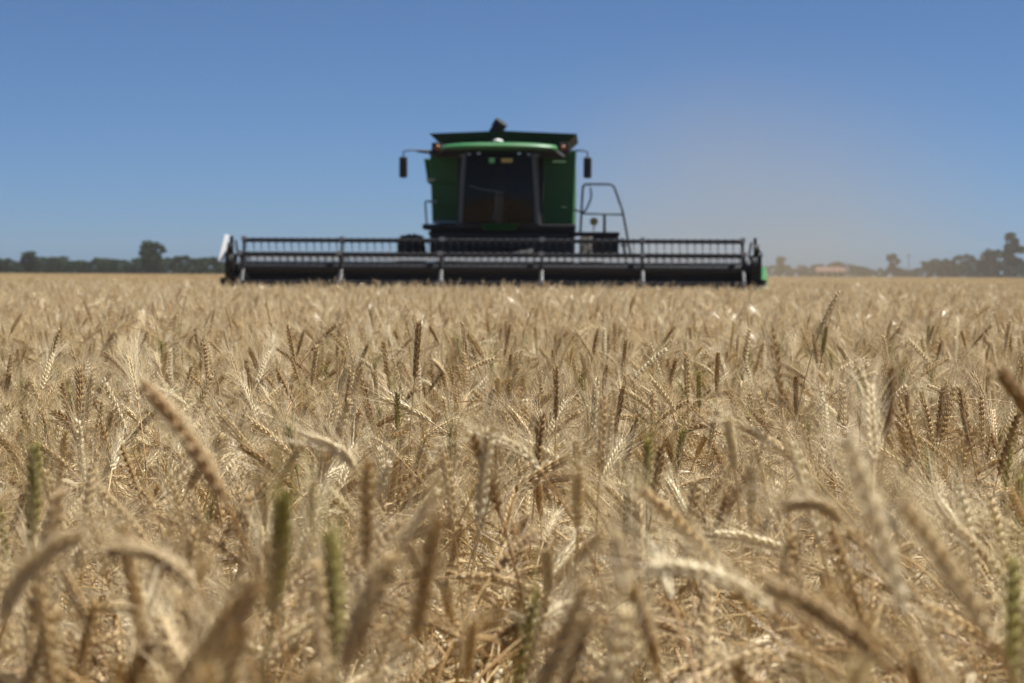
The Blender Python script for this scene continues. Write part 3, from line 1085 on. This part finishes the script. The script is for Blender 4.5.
# wheels
def wheel(x, y, rad, wid, lugs):
    w = empty("wheel"); w.parent = CH
    q = MB()
    h = wid / 2
    q.lathe([(-h * .80, rad * .55), (-h, rad * .64), (-h, rad * .80), (-h * .9, rad * .90), (-h * .62, rad * .955), (h * .62, rad * .955), (h * .9, rad * .90), (h, rad * .80), (h, rad * .64), (h * .80, rad * .55)], (x, y, rad), 'x', 40)
    for k in range(lugs):
        for s in (-1, 1):
            a0 = 2 * math.pi * (k + (0.5 if s > 0 else 0)) / lugs
            a1 = a0 + 0.22
            def P(xx, rr, aa):
                return (x + xx, y + rr * math.sin(aa), rad + rr * math.cos(aa))
            r0, r1 = rad * 0.95, rad * 1.0
            dd = 0.045
            q.hexa([P(s * 0.02, r0, a1 - dd), P(s * 0.02, r0, a1 + dd), P(s * h * .9, r0 * .93, a0 + dd), P(s * h * .9, r0 * .93, a0 - dd),
                    P(s * 0.02, r1, a1 - dd * .7), P(s * 0.02, r1, a1 + dd * .7), P(s * h * .92, r1 * .95, a0 + dd * .7), P(s * h * .92, r1 * .95, a0 - dd * .7)])
    q.build("tyre", M['rubber'], w)
    q = MB()
    o = 1 if x > 0 else -1
    q.lathe([(-h * .8, rad * .56), (h * .8, rad * .56), (h * .8, rad * .50), (o * h * .2, rad * .45), (o * h * .25, 0.01), (-h * .8 if o > 0 else -h * .3, 0.01), (-h * .8, rad * .50)], (x, y, rad), 'x', 32)
    q.build("rim", M['rim'], w)


for s in (-1, 1):
    wheel(s * 1.94, 0.9, 1.0, 0.54, 18)
    wheel(s * 1.45, 5.0, 0.66, 0.42, 16)
q = MB()
q.tube([(-1.75, 0.9, 1.0), (1.75, 0.9, 1.0)], 0.16, 12); q.tube([(-1.35, 5.0, 0.66), (1.35, 5.0, 0.66)], 0.1, 10)
q.build("axle", M['dark'], CH)
# operator's platform with ladder and hand rails, on the right in the picture
q = MB()
q.box(1.50, 2.52, -0.35, 0.05, 1.93, 2.02)
q.box(1.95, 2.50, -0.33, -0.02, 1.58, 1.93)
q.build("ladder_platform", M['dark'], CH, bevel=0.03)
q = MB()
for s in (-0.30, 0.0):
    q.tube([(2.57, s, 1.90), (2.80, s, 0.55)], 0.024, 6)
for k in range(5):
    t_ = 0.12 + 0.2 * k
    q.box(2.57 + 0.23 * t_ - 0.05, 2.57 + 0.23 * t_ + 0.07, -0.30, 0.0, 1.90 - 1.35 * t_ - 0.015, 1.90 - 1.35 * t_ + 0.015)
q.build("ladder", M['dark'], CH)


def rail(pts, r_=0.024, mat='dark', name="handrail"):
    q = MB()
    P = [Vector(p) for p in pts]
    out = [P[0]]
    for i in range(1, len(P) - 1):                      # rounded corners
        a_, b_ = (P[i - 1] - P[i]), (P[i + 1] - P[i])
        d_ = min(0.10, a_.length * .4, b_.length * .4)
        p0, p1 = P[i] + a_.normalized() * d_, P[i] + b_.normalized() * d_
        for k in range(5):
            t_ = k / 4
            out.append(p0 * (1 - t_) ** 2 + P[i] * 2 * t_ * (1 - t_) + p1 * t_ ** 2)
    out.append(P[-1])
    q.tube(out, r_, 8)
    return q.build(name, M[mat], CH, smooth=True)


rail([(1.70, -0.3, 2.02), (1.745, -0.3, 3.01), (2.38, -0.3, 3.01), (2.58, -0.3, 2.45), (2.76, -0.3, 1.50)])
rail([(1.72, -0.3, 2.40), (2.59, -0.3, 2.38)], 0.018)
rail([(2.20, -0.3, 2.0), (2.20, -0.3, 2.38)], 0.03)
rail([(1.90, 0.1, 2.98), (1.93, 0.1, 2.75), (1.78, 0.1, 2.42), (1.55, 0.1, 2.50)], 0.02)
rail([(-1.52, -0.3, 2.1), (-1.56, -0.3, 2.65), (-1.44, 0.2, 2.65)], 0.018)
q = MB()
q.tube([(1.98, -0.1, 2.02), (1.98, -0.1, 2.2)], 0.015, 6)
q.lathe([(-0.13, 0.001), (-0.13, 0.085), (-0.10, 0.085), (-0.10, 0.001)], (1.98, 0, 2.24), 'y', 14)
q.build("reflector", M['sticker_yellow'], CH)
# bright handles and latches on the left shield
q = MB()
q.box(-1.58, -1.40, 0.20, 0.31, 3.10, 3.13); q.box(-1.52, -1.36, 0.20, 0.31, 2.64, 2.68); q.box(-1.42, -0.92, 0.16, 0.29, 2.21, 2.245)
q.box(-0.93, -0.87, 0.0, 0.05, 2.16, 2.20)
q.build("grab_handle", M['white'], CH)

# ------------------------------------------------------------------ the header with its reel
HD = empty("header", (-0.02, 0, 0)); HD.parent = CH
W_ = 5.20
q = MB()
q.prism([(-2.02, 0.35), (-2.02, 1.36), (-1.90, 1.38), (-1.90, 0.30)], 'x', -W_, W_)                      # back sheet
q.prism([(-2.02, 0.29), (-2.02, 0.35), (-3.1, 0.24), (-3.1, 0.20)], 'x', -W_, W_)                          # floor
q.build("header_frame", M['reel'], HD, bevel=0.01)
q = MB()                                               # pale top beam of the header, seen behind the reel's tines
q.hexa([(-W_, -2.00, 1.395), (W_, -2.00, 1.395), (W_, -1.80, 1.395), (-W_, -1.80, 1.395), (-W_, -1.88, 1.485), (W_, -1.88, 1.485), (W_, -1.80, 1.485), (-W_, -1.80, 1.485)])
q.build("top_beam", M['beam'], HD, bevel=0.008)
q = MB()
q.tube([(-W_ + 0.1, -2.35, 0.68), (W_ - 0.1, -2.35, 0.68)], 0.21, 20)
for s in (-1, 1):                                       # flighting
    k0 = 130
    for k in range(k0):
        a0, a1 = s * k * 0.42, s * (k + 1) * 0.42
        xa, xb = s * (W_ - 0.15 - k * (W_ - 0.8) / k0), s * (W_ - 0.15 - (k + 1) * (W_ - 0.8) / k0)
        q.add([(xa, -2.35 + .2 * math.cos(a0), .68 + .2 * math.sin(a0)), (xb, -2.35 + .2 * math.cos(a1), .68 + .2 * math.sin(a1)),
               (xb, -2.35 + .31 * math.cos(a1), .68 + .31 * math.sin(a1)), (xa, -2.35 + .31 * math.cos(a0), .68 + .31 * math.sin(a0))], [(0, 1, 2, 3)])
q.build("feed_auger", M['reel'], HD, normals=False)
q = MB()
for k in range(136):
    xx = -W_ + 0.08 + k * (2 * W_ - 0.16) / 135
    q.add([(xx - 0.03, -3.1, 0.235), (xx + 0.03, -3.1, 0.235), (xx, -3.22, 0.225), (xx - 0.02, -3.1, 0.215), (xx + 0.02, -3.1, 0.215)], [(0, 1, 2), (3, 2, 4), (0, 2, 3), (1, 4, 2), (0, 3, 4, 1)])
q.box(-W_, W_, -3.13, -3.08, 0.236, 0.25)
q.build("cutter_bar", M['steel'], HD)

RL = empty("reel"); RL.parent = HD                      # thing > header > pieces; the reel's pieces hang on the header level
COMB_PARTS = HD
bpy.data.objects.remove(RL)
RY, RZ, RR = -2.95, 1.245, 0.555
RW = 4.97
q = MB()
q.tube([(-RW, RY, RZ), (RW, RY, RZ)], 0.105, 16)
q.build("reel_tube", M['reel'], HD, smooth=False)
for k in range(6):
    a = math.pi / 2 + k * math.pi / 3
    cy, cz_ = RY - RR * math.cos(a), RZ + RR * math.sin(a)
    q = MB()
    q.tube([(-RW, cy, cz_), (RW, cy, cz_)], 0.030, 8)
    q.box(-RW + .01, RW - .01, cy - 0.012, cy + 0.012, cz_ - 0.055, cz_ - 0.01)
    bat = q.build("reel_bat", M['reel'], HD)
    q = MB()
    n_t = 66
    for i in range(n_t):
        xx = -RW + 0.08 + i * (2 * RW - 0.16) / (n_t - 1)
        q.tube([(xx, cy, cz_ - 0.03), (xx + 0.006, cy + 0.015, cz_ - 0.16), (xx, cy + 0.05, cz_ - 0.27)], [0.013, 0.010, 0.007], 4)
        q.box(xx - 0.022, xx + 0.022, cy - 0.034, cy + 0.034, cz_ - 0.065, cz_ + 0.034)
    q.build("tine_row", M['plastic'], bat)
for xx in (-4.93, -2.98, -1.0, 0.98, 2.96, 4.93):
    q = MB()
    for k in range(6):
        a = math.pi / 2 + k * math.pi / 3
        d = Vector((0, -math.cos(a), math.sin(a)))
        u_ = Vector((0, -math.sin(a), -math.cos(a)))
        c0, c1 = Vector((xx, RY, RZ)) + d * 0.08, Vector((xx, RY, RZ)) + d * (RR + 0.03)
        X = Vector((0.02, 0, 0))
        q.hexa([c0 - X - u_ * .05, c0 + X - u_ * .05, c0 + X + u_ * .05, c0 - X + u_ * .05, c1 - X - u_ * .035, c1 + X - u_ * .035, c1 + X + u_ * .035, c1 - X + u_ * .035])
        e0 = Vector((xx, RY, RZ)) + d * (RR * math.cos(math.pi / 6) )
    q.build("reel_spider", M['reel'], HD)
    q = MB()                                            # pale wear plates bolted to the spider's forward arms and bat clamps
    for k in (0, 1, 2):
        a = math.pi / 2 - k * math.pi / 3
        d = Vector((0, -math.cos(a), math.sin(a)))
        c = Vector((xx, RY, RZ)) + d * (RR + 0.01)
        q.box(c.x - 0.045, c.x + 0.045, c.y - 0.05, c.y + 0.02, c.z - 0.03, c.z + 0.05)
    q.hexa([(xx - 0.035, RY - 0.38, 0.94), (xx + 0.035, RY - 0.38, 0.94), (xx + 0.035, RY - 0.36, 0.94), (xx - 0.035, RY - 0.36, 0.94),
            (xx - 0.03, RY - 0.13, 1.22), (xx + 0.03, RY - 0.13, 1.22), (xx + 0.03, RY - 0.11, 1.22), (xx - 0.03, RY - 0.11, 1.22)])
    q.build("wear_plate", M['steel'], HD)
for s in (-1, 1):
    q = MB()                                            # reel lift arms and end sheets
    q.prism([(-1.9, 1.30), (-1.9, 1.45), (-3.05, 1.30), (-3.05, 1.18)], 'x', s * 5.03, s * 5.10)
    q.tube([(s * 5.07, -1.95, 0.95), (s * 5.07, -2.75, 1.24)], 0.035, 8)
    q.build("reel_arm", M['dark'], HD)
    q = MB()
    q.prism([(-1.88, 0.28), (-1.88, 1.30), (-2.3, 1.34), (-2.9, 1.12), (-3.25, 0.55), (-3.3, 0.2)], 'x', s * 5.16, s * 5.24)
    q.build("end_sheet", M['dark'], HD, bevel=0.01)
    q = MB()                                            # drive parts: chain case, hydraulic motor, hose loops
    q.box(s * 5.10, s * 5.30, -3.0, -2.7, 1.05, 1.52)
    q.lathe([(-0.05, 0.001), (-0.05, 0.20), (0.05, 0.20), (0.05, 0.001)], (s * 5.16, -2.95, 1.33), 'x', 18)
    q.lathe([(-0.05, 0.001), (-0.05, 0.12), (0.05, 0.12), (0.05, 0.001)], (s * 5.20, -2.95, 1.62), 'x', 14)
    q.box(s * 5.14, s * 5.20, -2.99, -2.93, 1.45, 1.86)
    q.tube([(s * 5.26, -2.9, 1.35), (s * 5.31, -2.85, 1.55), (s * 5.28, -2.6, 1.62), (s * 5.24, -2.2, 1.5)], 0.02, 6)
    q.tube([(s * 5.20, -2.95, 1.2), (s * 5.05, -2.97, 1.5), (s * 5.10, -2.9, 1.78)], 0.022, 6)
    q.build("reel_drive", M['dark'], HD)
    q = MB()                                            # crop divider, snout reaching forward
    q.hexa([(s * 5.22, -3.1, 0.15), (s * (5.40 if s < 0 else 5.46), -3.1, 0.15), (s * (5.40 if s < 0 else 5.46), -1.9, 0.2), (s * 5.22, -1.9, 0.2),
            (s * 5.22, -3.1, 0.85), (s * (5.35 if s < 0 else 5.43), -3.1, 0.86), (s * (5.38 if s < 0 else 5.47), -1.9, 1.32), (s * 5.22, -1.9, 1.28)])
    q.add([(s * 5.22, -3.1, 0.152), (s * 5.40, -3.1, 0.152), (s * 5.35, -3.1, 0.80), (s * 5.22, -3.1, 0.85), (s * 5.28, -4.2, 0.2)], [(0, 1, 4), (1, 2, 4), (2, 3, 4), (3, 0, 4)])
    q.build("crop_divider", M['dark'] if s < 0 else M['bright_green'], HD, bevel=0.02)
    q = MB()
    q.tube([(s * 5.29, -2.9, 0.8), (s * 5.33, -2.9, 1.05)], 0.09, 12)
    q.build("divider_roller", M['dark'], HD)
q = MB()                                                # white marker board on the machine's right end, leaning back
q.hexa([(-5.44, -3.00, 1.36), (-5.335, -3.00, 1.38), (-5.335, -2.975, 1.38), (-5.44, -2.975, 1.36), (-5.36, -2.68, 1.90), (-5.265, -2.68, 1.88), (-5.265, -2.655, 1.88), (-5.36, -2.655, 1.90)])
q.build("marker_board", M['white'], HD, bevel=0.008)
q = MB()
q.box(-5.30, -5.2, -2.95, -2.6, 1.26, 1.36); q.tube([(-5.33, -2.7, 1.8), (-5.2, -2.6, 1.3)], 0.02, 6)
q.build("board_bracket", M['dark'], HD)


# ------------------------------------------------------------------ trees, house, pole at the far edge of the field
def crown_mesh(name, seed, shape, n_clump, leaves):
    """many small leaf faces gathered in uneven clumps through the crown's volume; unit height 1"""
    r = np.random.default_rng(seed)
    mb = MB()
    cl = []
    for k in range(n_clump):
        u = r.random()
        if shape == 'round':
            z = 0.28 + 0.62 * u
            w = 0.46 * math.sqrt(max(0.05, 1 - ((z - 0.55) / 0.45) ** 2))
        elif shape == 'tall':
            z = 0.25 + 0.7 * u
            w = 0.24 * (1.05 - abs(z - 0.6) * 1.3)
        elif shape == 'cone':
            z = 0.15 + 0.82 * u
            w = 0.30 * (1.02 - z) + 0.015
        elif shape == 'dense':                         # broad in the middle, foliage from low down, uneven top
            z = 0.16 + 0.78 * u
            w = 0.36 * math.sqrt(max(0.08, 1 - ((z - 0.62) / 0.42) ** 2)) * (1.15 if z > 0.5 else 0.85)
        elif shape == 'low':
            z = 0.02 + 0.88 * u
            w = 0.75 * math.sqrt(max(0.05, 1 - ((z - 0.35) / 0.62) ** 2))
        else:                                          # ragged: crown in two or three separate storeys
            z = float(r.choice([0.42, 0.62, 0.86])) + r.normal(0, 0.05)
            w = 0.33 * (1.15 - z * 0.8)
        a = r.uniform(0, 6.283)
        rad = w * math.sqrt(r.random())
        cl.append((rad * math.cos(a), rad * math.sin(a), z, r.uniform(0.05, 0.13)))
    for (cx, cy, cz2, cr) in cl:
        for k in range(leaves):
            d = r.normal(size=3)
            d /= np.linalg.norm(d)
            c = np.array([cx, cy, cz2]) + d * cr * r.random() ** 0.4 * np.array([1.2, 1.2, 0.85])
            n1 = r.normal(size=3); n1 /= np.linalg.norm(n1)
            n2 = np.cross(n1, r.normal(size=3)); n2 /= np.linalg.norm(n2)
            s = r.uniform(0.02, 0.042)
            mb.add([c - n1 * s - n2 * s * .6, c + n1 * s - n2 * s * .6, c + n1 * s * .7 + n2 * s, c - n1 * s * .7 + n2 * s], [(0, 1, 2, 3)])
    trunk = MB()
    top = 0.8 if shape in ('cone', 'tall', 'ragged') else 0.5
    trunk.tube([(0, 0, 0), (0.01, 0.005, top * .35), (-0.01, 0.01, top * .7), (0, 0, top)], [0.028, 0.022, 0.014, 0.006], 7)
    for k in range(5):
        cx, cy, cz2, cr = cl[k * len(cl) // 5]
        z0_ = min(max(cz2 - 0.25, 0.12), top * 0.8)
        trunk.tube([(0, 0, z0_), (cx * .5, cy * .5, (z0_ + cz2) / 2 + 0.02), (cx, cy, cz2)], [0.012, 0.008, 0.003], 5)
    return mb.mesh(name, [M['crown']]), trunk.mesh("trunk", [M['bark']], True)


CROWNS = {}
for i, (key, shape, nc, lv) in enumerate([('round', 'round', 26, 90), ('round_b', 'round', 18, 110), ('tall', 'tall', 22, 90), ('cone', 'cone', 24, 80), ('low', 'low', 46, 70), ('low_b', 'low', 38, 80), ('ragged', 'ragged', 20, 100), ('dense', 'dense', 60, 60)]):
    CROWNS[key] = crown_mesh("crown", 40 + i, shape, nc, lv)


def tree(px, D, h, key, label, group, rz=None, wide=1.0):
    x = (px - 512) / F_PX * D
    h *= 1.28 if D > 800 else 1.0
    t = empty("tree", (x, D, 0), rnd.uniform(0, 6.28) if rz is None else rz)
    t.scale = (h * wide, h * wide, h)
    for nm, me in zip(("crown", "trunk"), CROWNS[key]):
        o = bpy.data.objects.new(nm, me)
        COL.objects.link(o)
        o.parent = t
    return tag(t, label, "tree", group)


D_L, D_R = 560, 980
L_G = "trees along the far left edge of the field"
R_G = "hazy trees along the far right edge of the field"
# named ones
tree(152, D_L - 10, 9.0, 'dense', "tallest tree of the left tree line, its uneven crown standing well above its neighbours", L_G, 0.5, 0.78)
tree(30, D_L - 6, 6.3, 'dense', "second highest tree on the left, a narrow bushy crown near the frame's left edge", L_G, 2.4, 1.0)
tree(4, D_L - 12, 5.2, 'round', "dense dark rounded tree cut by the left edge of the frame", L_G, 0.2, 1.2)
tree(180, D_L - 6, 5.6, 'round_b', "small tree with a pale rounded top between the tall left tree and the header", L_G, 2.2, 1.0)
tree(212, D_L - 8, 5.2, 'low', "dark bush right behind the left end of the header", L_G, 2.0, 1.2)
for k, px in enumerate(range(-130, 236, 6)):
    tree(px + rnd.uniform(-3, 3), D_L + rnd.uniform(0, 30), rnd.uniform(3.4, 5.4), rnd.choice(['low', 'low_b', 'round', 'low', 'round_b']),
         "low rounded dark green tree in the tree line along the left horizon", L_G, None, rnd.uniform(1.0, 1.5))
for k, px in enumerate(range(240, 760, 17)):
    tree(px + rnd.uniform(-3, 3), D_L + 60 + rnd.uniform(0, 40), rnd.uniform(2.8, 3.8), rnd.choice(['low', 'low_b', 'round']),
         "low tree behind the harvester, almost hidden by the header", "far trees behind the harvester", None, rnd.uniform(1.0, 1.5))
tree(1011, D_R - 40, 16.0, 'ragged', "tallest hazy tree at the right edge, thin ragged top above a broad clump", R_G, 0.9, 0.8)
tree(990, D_R - 20, 11.5, 'round', "broad dark tree clump just left of the tallest tree at the right edge", R_G, 0.3, 1.1)
tree(1030, D_R - 30, 12.0, 'round_b', "broad tree half out of the frame at the right edge", R_G, 0.7, 1.2)
tree(966, D_R - 10, 8.6, 'low', "spreading tree left of the big clump on the right horizon", R_G, 1.4, 1.0)
tree(938, D_R, 8.0, 'round', "flat topped round tree in the middle of the right tree line", R_G, 2.1, 1.25)
tree(893, D_R - 10, 9.4, 'tall', "slim tree with a pointed top standing alone above the right tree line", R_G, 0.1, 0.9)
tree(835, D_R + 40, 6.8, 'round', "rounded tree rising behind the house roof", R_G, 1.1, 1.2)
tree(780, D_R + 60, 8.6, 'tall', "narrow hazy tree just right of the header's right end", R_G, 1.8, 0.8)
for k, px in enumerate(range(764, 1160, 7)):
    if 806 < px < 850:
        continue
    hh = rnd.uniform(3.4, 4.8) + (2.0 if px > 920 else 0)
    tree(px + rnd.uniform(-3, 3), D_R + rnd.uniform(10, 50), hh, rnd.choice(['low', 'low_b', 'round', 'round_b']),
         "low hazy grey green tree in the tree line along the right horizon", R_G, None, rnd.uniform(1.0, 1.5))
for k, px in enumerate((802, 818, 832, 846, 856)):
    tree(px, D_R + 55, rnd.uniform(4.2, 5.2), 'low', "low hazy bush directly behind the house", R_G, None, 1.2)

hs = empty("house", ((829 - 512) / F_PX * 720, 720, 0), R(4))
tag(hs, "small far house with a low pinkish tiled roof among the trees right of the harvester", "house")
q = MB(); q.box(-4.6, 4.6, -3, 3, 0, 2.5)
q.build("wall", M['plaster'], hs)
q = MB()
q.add([(-5.3, -3.7, 2.45), (5.3, -3.7, 2.45), (5.3, 3.7, 2.45), (-5.3, 3.7, 2.45), (-4.6, 0, 3.9), (4.6, 0, 3.9)], [(0, 1, 5, 4), (2, 3, 4, 5), (1, 2, 5), (3, 0, 4), (0, 3, 2, 1)])
rf = q.build("roof", M['tile'], hs)
q = MB(); q.box(2.4, 3.0, 0.4, 1.0, 3.2, 4.5)
q.build("chimney", M['plaster'], rf)
for xx in (-3.2, 1.5, 3.2):
    q = MB(); q.box(xx - 0.5, xx + 0.5, -3.04, -3.003, 0.9, 2.0)
    q.build("window", M['window_dark'], hs)
q = MB(); q.box(-1.3, -0.3, -3.04, -3.003, 0.0, 2.1)
q.build("door", M['bark'], hs)
pl = empty("utility_pole", ((908 - 512) / F_PX * 740, 740, 0))
tag(pl, "thin pole right of the slim pointed tree on the right horizon", "pole")
q = MB(); q.tube([(0, 0, 0), (0, 0, 8.6)], [0.14, 0.09], 8)
q.build("post", M['bark'], pl)
q = MB(); q.box(-0.9, 0.9, -0.06, 0.06, 7.9, 8.05)
q.build("crossarm", M['bark'], pl)

# ------------------------------------------------------------------ haze over the whole plain, dust behind the machine
hz = MB(); hz.box(-1120, 1120, -60, 1120, -1.0, 17.5)
hzo = hz.build("haze", [], None)
m = bpy.data.materials.new("haze_air"); m.use_nodes = True
nt = m.node_tree
nt.nodes.remove(nt.nodes["Principled BSDF"])
pv = nt.nodes.new("ShaderNodeVolumePrincipled")
pv.inputs["Color"].default_value = (0.80, 0.82, 0.86, 1)
pv.inputs["Density"].default_value = 0.00012
pv.inputs["Anisotropy"].default_value = 0.2
nt.links.new(pv.outputs[0], nt.nodes["Material Output"].inputs["Volume"])
hzo.data.materials.append(m)
tag(hzo, "thin pale haze lying over the plain", "haze", kind='stuff')

dz = MB()
dz.box(-5, 27, 50, 84, 0.05, 13)
dzo = dz.build("dust_cloud", [], None)
m = bpy.data.materials.new("field_dust"); m.use_nodes = True
nt = m.node_tree; N, L = nt.nodes, nt.links
N.remove(N["Principled BSDF"])
pv = N.new("ShaderNodeVolumePrincipled")
pv.inputs["Color"].default_value = (0.60, 0.49, 0.33, 1)
pv.inputs["Anisotropy"].default_value = 0.3
tc = N.new("ShaderNodeTexCoord")
mp = N.new("ShaderNodeMapping")
mp.inputs["Location"].default_value = (-7.0, -66.0, -1.5)
L.new(tc.outputs["Object"], mp.inputs["Vector"])
sc2 = N.new("ShaderNodeVectorMath"); sc2.operation = 'MULTIPLY'
sc2.inputs[1].default_value = (1 / 10.5, 1 / 16.0, 1 / 7.5)
L.new(mp.outputs[0], sc2.inputs[0])
ln = N.new("ShaderNodeVectorMath"); ln.operation = 'LENGTH'
L.new(sc2.outputs[0], ln.inputs[0])
mr = N.new("ShaderNodeMapRange"); mr.interpolation_type = 'SMOOTHSTEP'
mr.inputs["From Min"].default_value = 1.0; mr.inputs["From Max"].default_value = 0.1
mr.inputs["To Min"].default_value = 0.0; mr.inputs["To Max"].default_value = 1.0
L.new(ln.outputs["Value"], mr.inputs["Value"])
nz = N.new("ShaderNodeTexNoise"); nz.inputs["Scale"].default_value = 0.22; nz.inputs["Detail"].default_value = 3
L.new(tc.outputs["Object"], nz.inputs["Vector"])
mu = N.new("ShaderNodeMath"); mu.operation = 'MULTIPLY'
L.new(mr.outputs[0], mu.inputs[0]); L.new(nz.outputs["Fac"], mu.inputs[1])
mu2 = N.new("ShaderNodeMath"); mu2.operation = 'MULTIPLY'
L.new(mu.outputs[0], mu2.inputs[0]); mu2.inputs[1].default_value = 0.050
L.new(mu2.outputs[0], pv.inputs["Density"])
L.new(pv.outputs[0], N["Material Output"].inputs["Volume"])
dzo.data.materials.append(m)
tag(dzo, "faint brownish dust drifting up behind the right side of the harvester", "dust", kind='stuff')
